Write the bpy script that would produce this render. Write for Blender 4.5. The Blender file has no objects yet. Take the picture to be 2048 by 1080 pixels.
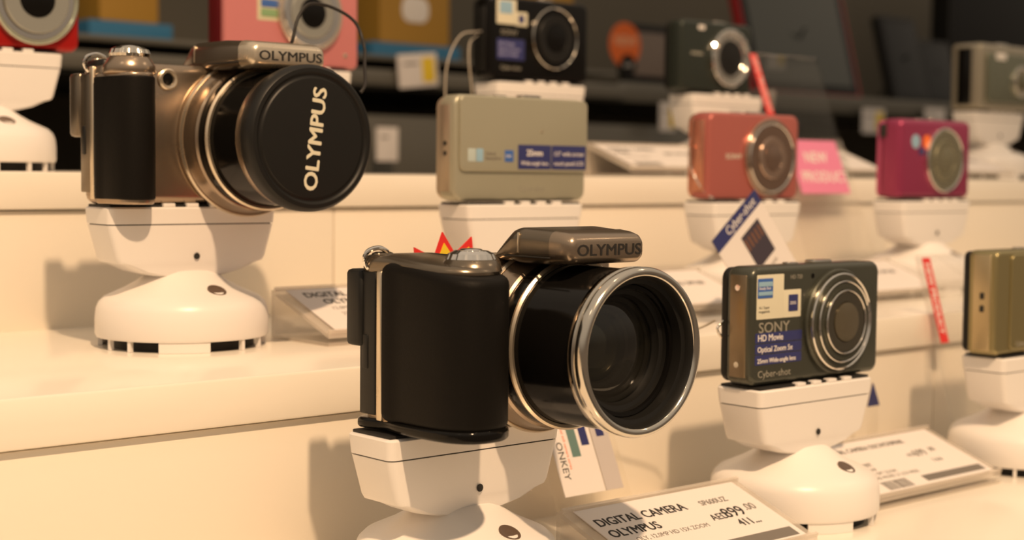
import bpy, bmesh, math, random
from mathutils import Vector, Matrix, Euler
random.seed(7)
S = bpy.context.scene
C = S.collection
PI = math.pi
MM = 0.001
EYE = 1.20                      # height of the lens above the shop floor (m); z below is given relative to it in mm

# ------------------------------------------------------------------ camera, world, lights
cam_d = bpy.data.cameras.new('camera')
cam = bpy.data.objects.new('camera', cam_d); C.objects.link(cam); S.camera = cam
F_PX = 3100.0
cam_d.sensor_width = 36; cam_d.lens = F_PX / 2048 * 36
cam_d.clip_start = 0.02; cam_d.clip_end = 50
cam.location = (-0.363, -0.431, EYE)
yaw = math.atan2(0.662, 0.749)            # forward = (sin, cos)
pitch = math.atan2(192, F_PX); roll = math.radians(-0.55)
fwd = Vector((math.sin(yaw) * math.cos(pitch), math.cos(yaw) * math.cos(pitch), -math.sin(pitch)))
q = fwd.to_track_quat('-Z', 'Y').to_matrix().to_4x4()
cam.rotation_euler = (q @ Matrix.Rotation(-roll, 4, 'Z')).to_euler()
cam_d.dof.use_dof = True; cam_d.dof.focus_distance = 0.57; cam_d.dof.aperture_fstop = 10.5

S.view_settings.view_transform = 'Standard'; S.view_settings.look = 'None'
S.view_settings.exposure = 0.5; S.view_settings.gamma = 1; S.view_settings.use_curve_mapping = False

w = bpy.data.worlds.new('shop_light'); S.world = w; w.use_nodes = True
nt = w.node_tree; bg = nt.nodes['Background']
tc = nt.nodes.new('ShaderNodeTexCoord'); sx = nt.nodes.new('ShaderNodeSeparateXYZ')
cr = nt.nodes.new('ShaderNodeValToRGB'); mr = nt.nodes.new('ShaderNodeMapRange')
mr.inputs['From Min'].default_value = -1; mr.inputs['From Max'].default_value = 1
nt.links.new(tc.outputs['Generated'], sx.inputs[0]); nt.links.new(sx.outputs['Z'], mr.inputs['Value'])
nt.links.new(mr.outputs[0], cr.inputs[0]); nt.links.new(cr.outputs[0], bg.inputs['Color'])
e = cr.color_ramp.elements
e[0].position = 0.25; e[0].color = (0.20, 0.135, 0.085, 1)
e[1].position = 0.95; e[1].color = (0.56, 0.45, 0.34, 1)
m_ = e.new(0.5); m_.color = (0.16, 0.115, 0.08, 1)
m2 = e.new(0.62); m2.color = (0.39, 0.32, 0.245, 1)
bg.inputs['Strength'].default_value = 0.78

def lamp(name, loc, target, power, size, col, spot=False):
    d = bpy.data.lights.new(name, 'SPOT' if spot else 'AREA')
    if spot:
        d.spot_size = math.radians(58); d.spot_blend = 0.8; d.shadow_soft_size = size
    else:
        d.shape = 'DISK'; d.size = size
    d.energy = power; d.color = col
    o = bpy.data.objects.new(name, d); C.objects.link(o)
    o.location = (loc[0], loc[1], EYE + loc[2])
    o.rotation_euler = (Vector((target[0], target[1], EYE + target[2])) - o.location).to_track_quat('-Z', 'Y').to_euler()
    return o
lamp('ceiling_spot', (-0.45, -1.10, 1.48), (-0.02, 0.1, -0.05), 118, 0.03, (1.0, 0.675, 0.40), True)
lamp('ceiling_spot', (1.55, -0.75, 1.45), (0.7, 0.2, 0.0), 4, 0.05, (1.0, 0.76, 0.5), True)
lamp('ceiling_spot', (0.25, -0.45, 1.60), (0.3, 0.3, 0.0), 1.5, 0.06, (1.0, 0.78, 0.5), True)
lamp('ceiling_spot', (-1.2, -0.3, 1.3), (0.0, 0.1, 0.0), 1.5, 0.06, (1.0, 0.8, 0.55), True)

# ------------------------------------------------------------------ materials
def mat(name, col, rough=0.5, metal=0.0, spec=0.5, trans=0.0, ior=1.45, coat=0.0, emit=None, bump=0.0, bscale=400.0, vary=0.0, alpha=1.0):
    m = bpy.data.materials.new(name); m.use_nodes = True
    n = m.node_tree.nodes; l = m.node_tree.links; p = n['Principled BSDF']
    p.inputs['Base Color'].default_value = (*col, 1); p.inputs['Roughness'].default_value = rough
    p.inputs['Metallic'].default_value = metal; p.inputs['Specular IOR Level'].default_value = spec
    p.inputs['Transmission Weight'].default_value = trans; p.inputs['IOR'].default_value = ior
    p.inputs['Coat Weight'].default_value = coat; p.inputs['Alpha'].default_value = alpha
    p.inputs['Coat Roughness'].default_value = 0.04
    if emit: p.inputs['Emission Color'].default_value = (*emit[0], 1); p.inputs['Emission Strength'].default_value = emit[1]
    t = n.new('ShaderNodeTexCoord'); nz = n.new('ShaderNodeTexNoise')
    nz.inputs['Scale'].default_value = bscale if (bump or metal < 0.3) else 40; nz.inputs['Detail'].default_value = 3
    l.new(t.outputs['Object'], nz.inputs['Vector'])
    mrr = n.new('ShaderNodeMapRange'); mrr.inputs['To Min'].default_value = max(0, rough - 0.04 - vary); mrr.inputs['To Max'].default_value = min(1, rough + 0.04 + vary)
    l.new(nz.outputs[0], mrr.inputs['Value']); l.new(mrr.outputs[0], p.inputs['Roughness'])
    if bump:
        b = n.new('ShaderNodeBump'); b.inputs['Strength'].default_value = bump; b.inputs['Distance'].default_value = 0.0003
        l.new(nz.outputs[0], b.inputs['Height']); l.new(b.outputs[0], p.inputs['Normal'])
    return m
WHITE = mat('white_laminate', (0.86, 0.80, 0.70), 0.16, spec=0.55, bscale=30)
RISER = mat('white_riser_panel', (0.84, 0.77, 0.66), 0.35, bscale=30)
PLA = mat('white_plastic', (0.84, 0.80, 0.76), 0.32, bscale=80)
DARKGAP = mat('dark_gap', (0.02, 0.018, 0.015), 0.6)
PAD = mat('black_pad', (0.012, 0.011, 0.010), 0.6)
CHAMP = mat('champagne_metal', (0.37, 0.29, 0.215), 0.26, metal=0.9)
CHAMPL = mat('pale_champagne_metal', (0.72, 0.62, 0.48), 0.28, metal=0.85)
DCHAMP = mat('dark_champagne_metal', (0.20, 0.165, 0.125), 0.25, metal=0.85)
CHROME = mat('chrome', (0.80, 0.76, 0.70), 0.08, metal=1.0)
SATIN = mat('satin_chrome', (0.66, 0.61, 0.53), 0.13, metal=1.0)
RUB = mat('black_grip_rubber', (0.0055, 0.0045, 0.0035), 0.55, spec=0.16, bump=0.25, bscale=1500)
BLK = mat('gloss_black', (0.005, 0.0045, 0.004), 0.14, spec=0.25)
BLKM = mat('satin_black', (0.010, 0.0095, 0.0085), 0.42, spec=0.35)
GLASS = mat('lens_glass', (0.9, 0.95, 0.9), 0.02, trans=1.0, ior=1.5)
COAT = mat('coated_lens', (0.16, 0.15, 0.07), 0.06, metal=0.6, spec=1.0, coat=1.0)
INK = mat('black_ink', (0.02, 0.018, 0.016), 0.6)
INKG = mat('grey_ink', (0.18, 0.16, 0.14), 0.6)
SILK = mat('silver_print', (0.62, 0.60, 0.50), 0.5)
DIMP = mat('dim_print', (0.30, 0.28, 0.23), 0.5)
PAPER = mat('paper', (0.80, 0.74, 0.70), 0.6)
CREAM = mat('cream_sticker', (0.72, 0.68, 0.52), 0.5)
NAVY = mat('navy_print', (0.030, 0.035, 0.14), 0.45)
BLUE = mat('blue_print', (0.05, 0.13, 0.40), 0.45)
LBLUE = mat('light_blue_print', (0.28, 0.45, 0.58), 0.45)
GREENP = mat('green_print', (0.22, 0.36, 0.18), 0.5)
REDP = mat('red_print', (0.75, 0.035, 0.03), 0.4)
YELP = mat('yellow_print', (0.85, 0.60, 0.03), 0.5)
ORAP = mat('orange_print', (0.85, 0.16, 0.02), 0.45)
PINKP = mat('pink_card', (0.80, 0.25, 0.42), 0.5)
WPR = mat('white_print', (0.85, 0.80, 0.75), 0.5)
ACR = mat('clear_acrylic', (0.93, 0.90, 0.84), 0.05, trans=1.0, ior=1.15, alpha=0.3)
ACRP = mat('acrylic_base', (0.80, 0.72, 0.62), 0.08, spec=0.6, alpha=0.42)
GLASSF = mat('front_glass', (0.01, 0.01, 0.008), 0.02, spec=0.9, coat=1.0, alpha=0.4)
BAFF = mat('lens_baffle', (0.10, 0.085, 0.06), 0.22, metal=0.6)
CORD = mat('black_cord', (0.015, 0.012, 0.010), 0.6)
CLRC = mat('grey_cable', (0.42, 0.37, 0.30), 0.3)

# ------------------------------------------------------------------ mesh helpers (local units: mm)
def rr(hx, hy, r, n=6):
    r = max(0.01, min(r, hx - 0.01, hy - 0.01)); pts = []
    for cx, cy, a0 in ((hx - r, hy - r, 0), (-hx + r, hy - r, 90), (-hx + r, -hy + r, 180), (hx - r, -hy + r, 270)):
        for i in range(n + 1):
            a = math.radians(a0 + 90 * i / n); pts.append((cx + r * math.cos(a), cy + r * math.sin(a)))
    return pts
class MB:
    def __init__(s): s.bm = bmesh.new()
    def loft(s, secs, closed=False):
        rings = [[s.bm.verts.new(Vector(p) * MM) for p in sec] for sec in secs]
        k = len(rings[0])
        for a, b in zip(rings, rings[1:]):
            for i in range(k):
                s.bm.faces.new((a[i], a[(i + 1) % k], b[(i + 1) % k], b[i]))
        if not closed:
            s.bm.faces.new(rings[0][::-1]); s.bm.faces.new(rings[-1])
        return s
    def box(s, cx, cy, cz, sx, sy, sz, r=0.0, M=None):
        if r <= 0: r = 0.01
        secs = []
        hz = sz / 2
        for (z, ins) in ((-hz, r), (-hz + r * 0.3, r * 0.3), (-hz + r, 0), (hz - r, 0), (hz - r * 0.3, r * 0.3), (hz, r)):
            o = rr(sx / 2 - ins, sy / 2 - ins, max(r - ins * 0.5, 0.02), 3)
            pts = [Vector((x + cx, y + cy, z + cz)) for x, y in o]
            if M: pts = [M @ p for p in pts]
            secs.append(pts)
        return s.loft(secs)
    def slab(s, hx, hz, r, y0, y1, e=1.0, cx=0, cz=0, n=6):
        """rounded rectangle in the x-z plane, extruded along y from y0 to y1 with rounded rims"""
        secs = []; st = 4
        for i in range(st + 1):
            a = math.radians(90 * i / st); ins = e * (1 - math.sin(a)); yy = y0 + e * (1 - math.cos(a)) * (1 if y1 > y0 else -1)
            secs.append([(x + cx, yy, z + cz) for x, z in rr(hx - ins, hz - ins, max(r - ins, 0.3), n)])
        for i in range(st + 1):
            a = math.radians(90 * (st - i) / st); ins = e * (1 - math.sin(a)); yy = y1 - e * (1 - math.cos(a)) * (1 if y1 > y0 else -1)
            secs.append([(x + cx, yy, z + cz) for x, z in rr(hx - ins, hz - ins, max(r - ins, 0.3), n)])
        return s.loft(secs)
    def pillar(s, plan, z0, z1, e=1.0, top=None):
        """plan: list of (x,y); extruded in z, rims rounded by shrinking about the centroid"""
        cx = sum(p[0] for p in plan) / len(plan); cy = sum(p[1] for p in plan) / len(plan)
        hw = max(abs(p[0] - cx) for p in plan); hh = max(abs(p[1] - cy) for p in plan); secs = []; st = 4
        def ring(ins, z): return [(cx + (x - cx) * (hw - ins) / hw, cy + (y - cy) * (hh - ins) / hh, z if not callable(z) else z(x, y)) for x, y in plan]
        for i in range(st + 1):
            a = math.radians(90 * i / st); secs.append(ring(e * (1 - math.sin(a)), z0 + e * (1 - math.cos(a))))
        for i in range(st + 1):
            a = math.radians(90 * (st - i) / st); d = e * (1 - math.cos(a))
            secs.append(ring(e * (1 - math.sin(a)), (lambda x, y, d=d: z1 - d + (top(x, y) if top else 0))))
        return s.loft(secs)
    def lathe(s, prof, axis='Z', c=(0, 0, 0), seg=48, ring=False, sq=1.0):
        """prof: list of (r, h)"""
        secs = []
        for r, h in prof:
            r = max(r, 0.01); pts = []
            for i in range(seg):
                a = 2 * PI * i / seg; u, v = r * math.cos(a), r * math.sin(a) * sq
                if axis == 'Z': p = (c[0] + u, c[1] + v, c[2] + h)
                elif axis == 'Y': p = (c[0] + u, c[1] + h, c[2] + v)
                else: p = (c[0] + h, c[1] + u, c[2] + v)
                pts.append(p)
            secs.append(pts)
        if ring: secs.append(secs[0])
        if ring:
            rings = [[s.bm.verts.new(Vector(p) * MM) for p in sec] for sec in secs[:-1]]
            rings.append(rings[0]); k = seg
            for a, b in zip(rings, rings[1:]):
                for i in range(k): s.bm.faces.new((a[i], a[(i + 1) % k], b[(i + 1) % k], b[i]))
            return s
        return s.loft(secs)
    def tube(s, pts, r, seg=10, sub=8, close=False):
        P = [Vector(p) for p in pts]; out = []
        n = len(P)
        for i in range(n if close else n - 1):
            p0 = P[(i - 1) % n] if (close or i > 0) else P[i]; p1 = P[i]; p2 = P[(i + 1) % n]
            p3 = P[(i + 2) % n] if (close or i + 2 < n) else P[(i + 1) % n]
            for k in range(sub):
                t = k / sub
                out.append(0.5 * ((2 * p1) + (p2 - p0) * t + (2 * p0 - 5 * p1 + 4 * p2 - p3) * t * t + (3 * p1 - p0 - 3 * p2 + p3) * t ** 3))
        if not close: out.append(P[-1])
        secs = []; N = len(out); up = Vector((0.13, 0.31, 0.94)).normalized()
        for i in range(N):
            a = out[(i - 1) % N] if (close or i > 0) else out[0]; b = out[(i + 1) % N] if (close or i < N - 1) else out[-1]
            t = (b - a).normalized(); u = t.cross(up)
            if u.length < 1e-3: u = t.cross(Vector((1, 0, 0)))
            u.normalize(); v = t.cross(u)
            secs.append([out[i] + (u * math.cos(2 * PI * j / seg) + v * math.sin(2 * PI * j / seg)) * r for j in range(seg)])
        if close:
            rings = [[s.bm.verts.new(p * MM) for p in sec] for sec in secs]; rings.append(rings[0])
            for a, b in zip(rings, rings[1:]):
                for i in range(seg): s.bm.faces.new((a[i], a[(i + 1) % seg], b[(i + 1) % seg], b[i]))
            return s
        return s.loft(secs)
    def poly(s, pts, M, t=0.3):
        """2D outline -> flat piece of thickness t; M maps local (x,y,0) to space"""
        a = [s.bm.verts.new((M @ Vector((x, y, 0))) * MM) for x, y in pts]
        b = [s.bm.verts.new((M @ Vector((x, y, t))) * MM) for x, y in pts]
        k = len(pts)
        s.bm.faces.new(a[::-1]); s.bm.faces.new(b)
        for i in range(k): s.bm.faces.new((a[i], a[(i + 1) % k], b[(i + 1) % k], b[i]))
        return s
    def build(s, name, m, parent=None, ang=35):
        bmesh.ops.recalc_face_normals(s.bm, faces=s.bm.faces)
        me = bpy.data.meshes.new(name); s.bm.to_mesh(me); s.bm.free()
        me.polygons.foreach_set('use_smooth', [True] * len(me.polygons)); me.set_sharp_from_angle(angle=math.radians(ang))
        me.materials.append(m); o = bpy.data.objects.new(name, me); C.objects.link(o)
        if parent: o.parent = parent
        return o

FRONT = Matrix.Rotation(PI / 2, 4, 'X')          # local text plane -> facing the shopper (-y)
def T(x, y, z): return Matrix.Translation((x, y, z))
def writing(txt, size, m, parent, M, name='lettering', bold=0.0, wide=1.0, ext=0.08, align='LEFT'):
    """size = text height (mm); M places the baseline origin (mm)"""
    cu = bpy.data.curves.new('t', 'FONT'); cu.body = txt; cu.size = size * 1.40; cu.extrude = ext
    cu.align_x = align; cu.resolution_u = 3
    o = bpy.data.objects.new('t', cu); C.objects.link(o)
    bpy.context.view_layer.update()
    me = bpy.data.meshes.new_from_object(o.evaluated_get(bpy.context.evaluated_depsgraph_get()))
    bpy.data.objects.remove(o); bpy.data.curves.remove(cu)
    me.transform(Matrix.Diagonal((wide, 1, 1, 1)))
    if bold:
        bm = bmesh.new(); k = bold * 1.25
        for i, (dx, dy) in enumerate(((-k, 0), (0, 0), (k, 0), (0, k * 0.5), (0, -k * 0.5))):
            bm.from_mesh(me); bm.verts.ensure_lookup_table(); n0 = len(bm.verts) - len(me.vertices)
            for v in bm.verts[n0:]: v.co.x += dx; v.co.y += dy; v.co.z += 0.012 * i
        bm.to_mesh(me); bm.free()
    me.transform(Matrix.Scale(MM, 4) @ M)
    me.name = name; me.materials.clear(); me.materials.append(m)
    r = bpy.data.objects.new(name, me); C.objects.link(r); r.parent = parent
    return r
def tag(o, label, cat, group=None, kind=None):
    o['label'] = label; o['category'] = cat
    if group: o['group'] = group
    if kind: o['kind'] = kind
    return o
def thing(name, label, cat, x, y, z, rz=0.0, group=None):
    o = bpy.data.objects.new(name, None); C.objects.link(o); o.empty_display_size = 0.02
    o.location = (x * MM, y * MM, EYE + z * MM); o.rotation_euler = (0, 0, math.radians(rz))
    return tag(o, label, cat, group)
def copy_tree(o, parent=None):
    c = o.copy(); C.objects.link(c)
    if parent: c.parent = parent
    for ch in list(o.children): copy_tree(ch, c)
    return c

# ------------------------------------------------------------------ heights of the display (mm, relative to the eye)
Z0, Z1, Z2 = -152.0, -76.5, -1.0          # three treads
E0, E1, E2, E3 = -138.0, 65.0, 267.0, 470.0  # their front edges (y), end of the top tread
XL, XR = -760.0, 2500.0

du = thing('stepped_display_unit', 'glossy white three-tier stepped counter that carries all the camera stands', 'display counter', 0, 0, Z0 - 1000 - 48)
base_z = Z0 - 1000 - 48
def dub(name, m, x0, x1, y0, y1, z0, z1, r=0.8):
    return MB().box((x0 + x1) / 2, (y0 + y1) / 2, (z0 + z1) / 2 - base_z, x1 - x0, y1 - y0, z1 - z0, r).build(name, m, du)
LIP = 18
dub('shelf_board', WHITE, XL, XR, E0, E1 + 12, Z0 - LIP, Z0, 1.2)
dub('shelf_board', WHITE, XL, XR, E1, E2 + 12, Z1 - LIP, Z1, 1.2)
dub('shelf_board', WHITE, XL, XR, E2, E3, Z2 - LIP, Z2, 1.2)
seams = [XL, -420, 126, 640, 1180, 1800, XR]
for a, b in zip(seams, seams[1:]):
    dub('riser_panel', RISER, a + 0.4, b - 0.4, E2 + 3.0, E2 + 11, Z1 - 0.5, Z2 - LIP - 0.7, 0.3)
for a, b in zip([XL, 400, 1100, XR], [400, 1100, XR]):
    dub('riser_panel', RISER, a + 0.4, b - 0.4, E1 + 3.0, E1 + 11, Z0 - 0.5, Z1 - LIP - 0.7, 0.3)
dub('cabinet_body', RISER, XL, XR, E0 + 6, E1 + 2, base_z, Z0 - LIP + 0.2, 0.5)
dub('cabinet_body', RISER, XL, XR, E1 + 14, E2 + 2, base_z, Z1 - LIP + 0.2, 0.5)
dub('cabinet_body', RISER, XL, XR, E2 + 14, E3 - 4, base_z, Z2 - LIP + 0.2, 0.5)
EYE_FLOOR = base_z

# ------------------------------------------------------------------ camera stand
def make_stand():
    t = thing('camera_stand', 'x', 'camera stand', 0, 0, 0)
    prof = [(0.5, 33.6), (9, 33.6), (12.5, 33.0), (15.5, 31.4), (20, 28.4), (25, 25.6), (30, 23.4), (33.5, 21.8), (35.8, 19.6), (37.0, 16.8),
            (37.5, 12.5), (37.5, 6.0), (36.9, 4.6), (35.0, 4.4), (34.6, 6.0), (34.6, 12), (0.5, 12)]
    b = MB().lathe(prof, seg=72).build('base', PLA, t, 40)
    MB().lathe([(0.2, 0), (36.0 - 5, 0), (31, 5), (0.2, 5)], seg=40).build('inner_foot', PAD, b)
    def foot(a0, a1, rad=36.4, th=2.0):
        mb = MB(); n = 6; secs = []
        for i in range(n + 1):
            a = math.radians(a0 + (a1 - a0) * i / n); c, s_ = math.cos(a), math.sin(a)
            secs.append([((rad - th) * c, (rad - th) * s_, 0.05), (rad * c, rad * s_, 0.05), (rad * c, rad * s_, 6), ((rad - th) * c, (rad - th) * s_, 6)])
        mb.loft(secs).build('foot', PLA, b)
    for a0, a1 in ((228, 262), (287, 289.5), (308, 310.5), (336, 350), (8, 20), (60, 95), (130, 150), (185, 187.5), (205, 207.5)): foot(a0, a1)
    # screw on the slope of the dome, facing the shopper
    nrm = Vector((0.06, -0.47, 0.88)).normalized(); pos = Vector((3.5, -25.5, 25.35))
    M = T(*pos) @ nrm.to_track_quat('Z', 'Y').to_matrix().to_4x4()
    mb = MB(); mb.loft([[M @ Vector((4.2 * k * math.cos(2 * PI * i / 24), 4.2 * k * math.sin(2 * PI * i / 24), z)) for i in range(24)] for k, z in ((1, -1), (1, 0.25), (0.85, 0.3), (0.7, 0.0), (0.3, 0.1))])
    mb.build('screw', mat('screw_brown', (0.16, 0.11, 0.08), 0.35, metal=0.4) if 'screw_brown' not in bpy.data.materials else bpy.data.materials['screw_brown'], t)
    def sec(hx, hy, r, z): return [(x, y, z) for x, y in rr(hx, hy, r, 4)]
    MB().loft([sec(13, 9, 6, 30.4), sec(17, 10, 6, 31.0), sec(25, 10.6, 4, 33.2), sec(31, 11.0, 3, 36.2), sec(34.6, 11.3, 3, 37.2), sec(35.6, 11.6, 3, 39), sec(39.3, 12.4, 3, 53.2)]).build('block', PLA, t, 25)
    MB().loft([sec(38.6, 11.8, 3, 53.0), sec(38.6, 11.8, 3, 53.8)]).build('seam', DARKGAP, t)
    MB().loft([sec(39.5, 12.5, 3, 53.7), sec(40, 13, 3, 60.2), sec(39.6, 12.6, 3, 60.7), sec(39.0, 12.2, 2.5, 60.9)]).build('top_plate', PLA, t, 25)
    MB().box(0, 0, 61.4, 77, 22, 1.2, 0.3).build('rubber_pad', PAD, t)
    for k, x in enumerate((-12, -1, 10, 21)):
        MB().box(x, -10.9, 61.6, 5.5, 3.6, 1.9, 0.4).build('clip', PLA, t)
    MB().lathe([(0.1, 0.15), (1.25, 0.15), (1.45, -0.05), (1.4, -0.25), (0.1, -0.12)], 'Y', (1.0, -11.95, 39.6), 20).build('screw_hole', DARKGAP, t)
    return t
STAND_TOP = 62.0
R0, R1, R2 = 0.0, 175.0, 345.0
stands = [
 (-8, R0, Z0, 'white camera stand carrying the bridge camera with uncapped lens, bottom centre'),
 (188, R0, Z0, 'white camera stand carrying the dark grey compact with blue feature bands'),
 (379, R0, Z0, 'white camera stand under the gold compact at the right edge'),
 (-21, R1, Z1, 'white camera stand carrying the bridge camera with the black lens cap'),
 (172, R1, Z1, 'white camera stand under the flat silver touch-panel compact'),
 (357, R1, Z1, 'white camera stand under the salmon pink compact with big clear lens ring'),
 (544, R1, Z1, 'white camera stand under the magenta compact'),
 (-41, R2, Z2, 'white camera stand under the red compact at the top left'),
 (143, R2, Z2, 'white camera stand under the light pink compact, behind the lens cap cord'),
 (338, R2, Z2, 'white camera stand under the black compact, behind the silver compact'),
 (526, R2, Z2, 'white camera stand under the blackish-green compact with chrome lens ring on the top tier'),
 (900, R2, Z2, 'white camera stand under the boxy silver camera at the far right'),
]
st0 = make_stand()
for i, (x, y, z, lab) in enumerate(stands):
    o = st0 if i == 0 else copy_tree(st0)
    o.location = (x * MM, y * MM, EYE + z * MM + 0.00005)
    if i == 3: o.rotation_euler.z = math.radians(-3)
    tag(o, lab, 'camera stand', 'white camera stands on the stepped display')

# ------------------------------------------------------------------ bridge cameras
def bridge_camera(label, x, y, z, rz, capped):
    t = thing('bridge_camera', label, 'camera', x, y, z, rz)
    LX, LZ = (25.0 if capped else 29.2), 28.5; HB = 60.5                            # lens axis
    bx0, bx1, by0, by1 = (-41 if capped else -35.5, 69, -12, 14 if capped else 11)
    plan = [(px + (bx0 + bx1) / 2, py + (by0 + by1) / 2) for px, py in rr((bx1 - bx0) / 2, (by1 - by0) / 2, 7, 6)]
    body = MB().pillar(plan, 0, 60, 4).build('body', CHAMP, t, 50)
    # rear screen / thumb rest block at the back left
    MB().box(-38.5 if capped else -33.0, 15.5 if capped else 12.5, 42, 9, 9, 27, 1.5).build('thumb_rest', DCHAMP if capped else BLKM, t)
    MB().box(14, 15.5 if capped else 12.5, 30, 84, 5, 54, 2).build('rear_panel', BLKM, t)
    # side door behind the chrome strip
    MB().box(-41.0 if capped else -35.6, 7.5 if capped else 5.5, 30, 1.4, 9, 50, 0.5).build('side_door', DCHAMP if capped else BLKM, t)
    sd = MB().box(-41.3 if capped else -35.9, 8.5 if capped else 6.5, 27, 1.6, 3, 12, 0.4).build('socket_cover', BLKM, t)
    if capped:
        MB().box(-41.0, 1.6, 30, 1.8, 3.2, 56, 0.6).build('side_strip', CHAMPL, t)
        gp = [(-40.6, -1), (-41, -8), (-40.6, -15), (-38.9, -20.5), (-35, -23.8), (-29.5, -24.4), (-25.4, -22), (-23.2, -17), (-22.6, -11), (-23, 0)]
        gz0, gz1 = 2.2, 53.5
        gcol = MB().pillar([(a * 1.0, b) for a, b in smooth2(gp)], 0.3, 55.0, 1.2).build('grip_core', CHAMP, t, 50)
        g = MB().pillar([(-32 + (a + 32) * 1.035, -11 + (b + 11) * 1.045) for a, b in smooth2(gp)], gz0, gz1, 1.0, top=lambda x_, y_: 0.0).build('grip', RUB, t, 50)
        # shutter button collar on the grip
        kx, ky, kz = -31.5, -12.5, 54.5
        MB().lathe([(0.3, 0), (10.6, 0), (11, 0.8), (10.6, 3.5), (9.0, 6.2), (7.8, 7.4), (0.3, 7.6)], 'Z', (kx, ky, kz), 40).build('shutter_collar', CHAMP, t)
        MB().box(-33, 2, 58.5, 15, 16, 5, 2).build('top_cover', BLKM, t)
    else:
        MB().box(-35.8, -1.8, 29.5, 2.2, 3.0, 52, 0.6).build('side_strip', CHAMPL, t)
        gp = [(-35.4, -3.2), (-36.6, -12), (-36.8, -26), (-35.4, -37), (-31.2, -43.6), (-25, -46), (-17, -45), (-11, -40.5), (-8.8, -33), (-8.2, -22), (-7.6, -10), (-7, -3.2)]
        g = MB().pillar(smooth2(gp), 3.4, 58.6, 3.2, top=lambda x_, y_: -0.10 * max(0, -y_ - 8)).build('grip', RUB, t, 50)
        MB().pillar([(-22 + (a_ + 22) * 1.012, -20 + (b_ + 20) * 1.012) for a_, b_ in smooth2([(-35.8, 11)] + gp + [(-6, 11)])], 0.2, 3.9, 1.4, top=lambda x_, y_: 0.012 * max(0, -y_)).build('bottom_plate', BLK, t, 50)
        MB().pillar([(a_, b_) for a_, b_ in smooth2([(-34.5, 10), (-35.2, -5), (-34.6, -24), (-31, -34), (-24, -39), (-15, -38), (-9.6, -30), (-8, -15), (-7, 0), (-7, 10)])], 54, 60.8, 2.4, top=lambda x_, y_: -0.085 * max(0, -y_ - 5)).build('top_cover', DCHAMP, t, 50)
        kx, ky, kz = -17.5, -28, 55.6
        MB().lathe([(0.3, 0), (10.4, 0), (10.8, 0.9), (10.2, 2.6), (9.0, 4.4), (7.8, 5.2), (0.3, 5.3)], 'Z', (kx, ky, kz), 40).build('shutter_collar', DCHAMP, t)
    kn = MB(); sec = []
    h0 = kz + (7.2 if capped else 3.6)
    for (r, hh) in ((8.2, 0), (8.4, 1.2), (7.6, 3.0), (6.0, 4.0), (4.6, 3.4), (0.3, 3.2)):
        pts = []
        for i in range(60):
            a = 2 * PI * i / 60; rj = r * (1 + (0.04 if i % 3 == 0 and 0 < hh < 3.5 else 0)); pts.append((kx + rj * math.cos(a), ky + rj * math.sin(a), h0 + hh))
        sec.append(pts)
    kn.loft(sec).build('zoom_lever', CHROME if not capped else SATIN, t, 20)
    MB().lathe([(0.3, 0), (4.2, 0), (4.2, 1.0), (3.4, 1.5), (0.3, 1.7)], 'Z', (kx, ky, h0 + 3.2), 28).build('shutter_button', CHROME, t)
    # strap lug
    lo = 0 if capped else 5.0
    lug = MB().tube([(lo - 41, 5, 56), (lo - 43, 5, 59), (lo - 42, 4, 62.2), (lo - 38, 3, 63.2), (lo - 34.5, 3, 61.4), (lo - 35.5, 4, 58.6), (lo - 38, 5, 57)], 0.85, close=True)
    lug.build('strap_lug', CHROME, t)
    MB().box(lo - 35.5, 4.5, 58.8, 8, 5, 6, 1.4).build('lug_mount', CHAMPL if capped else DCHAMP, t)
    # autofocus lamp
    if capped:
        al = MB().lathe([(2.5, 0), (4.4, 0), (4.6, -0.9), (3.9, -1.4), (2.9, -1.2), (2.5, -0.4)], 'Y', (-13.5, -12, 53.2), 30, ring=True).build('lamp_ring', CHAMPL, t)
        MB().lathe([(0.1, -0.4), (2.7, -0.3), (2.7, 1), (0.1, 1)], 'Y', (-13.5, -12, 53.2), 24).build('lamp_window', BLK, al)
    # lens housing: flange, barrel, front ring
    yf = -58.0 if capped else -65.0
    fl = MB().lathe([(0.5, -11), (33.5, -11), (33.8, -13.5), (33.0, -15.5), (32.2, -17), (31.8, -20), (31.4, -22.5), (30.6, -23.4), (29.4, -23.6), (0.5, -23.6)], 'Y', (LX, 0, LZ), 96).build('lens_flange', CHAMP, t, 30)
    MB().lathe([(33.2, -13.0), (33.9, -13.2), (34.1, -14.4), (33.5, -15.4), (32.9, -15.0)], 'Y', (LX, 0, LZ), 96, ring=True).build('flange_ring', CHAMPL, fl)
    # collar blending the flange into the body top
    prof = []
    secs = []
    for yy, hw, zt in ((-6, 26, 59.2), (-14, 24, 59.5), (-20, 21, 59.0), (-24, 18, 57)):
        secs.append([(LX - hw - 3, yy, 46), (LX - hw + 2, yy, 54), (LX - hw * 0.62, yy, zt - 2.6), (LX - hw * 0.3, yy, zt), (LX + hw * 0.3, yy, zt), (LX + hw * 0.62, yy, zt - 2.6), (LX + hw - 2, yy, 54), (LX + hw + 3, yy, 46)])
    MB().loft(secs).build('lens_shoulder', CHAMP, t, 60)
    RB = 28.6
    bar = [(0.5, -23.0), (30.2, -23.0), (30.4, -26), (30.0, -29), (RB + 0.4, -30), (RB, -32), (RB - 0.2, yf + 9), (RB - 0.4, yf + 7.6), (0.5, yf + 7.6)]
    if not capped: bar = [(25.4, -23.0)] + bar[1:-1] + [(25.4, yf + 7.6)]
    b = MB().lathe(bar, 'Y', (LX, 0, LZ), 96, ring=not capped).build('lens_barrel', BLK, t, 30)
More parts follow.
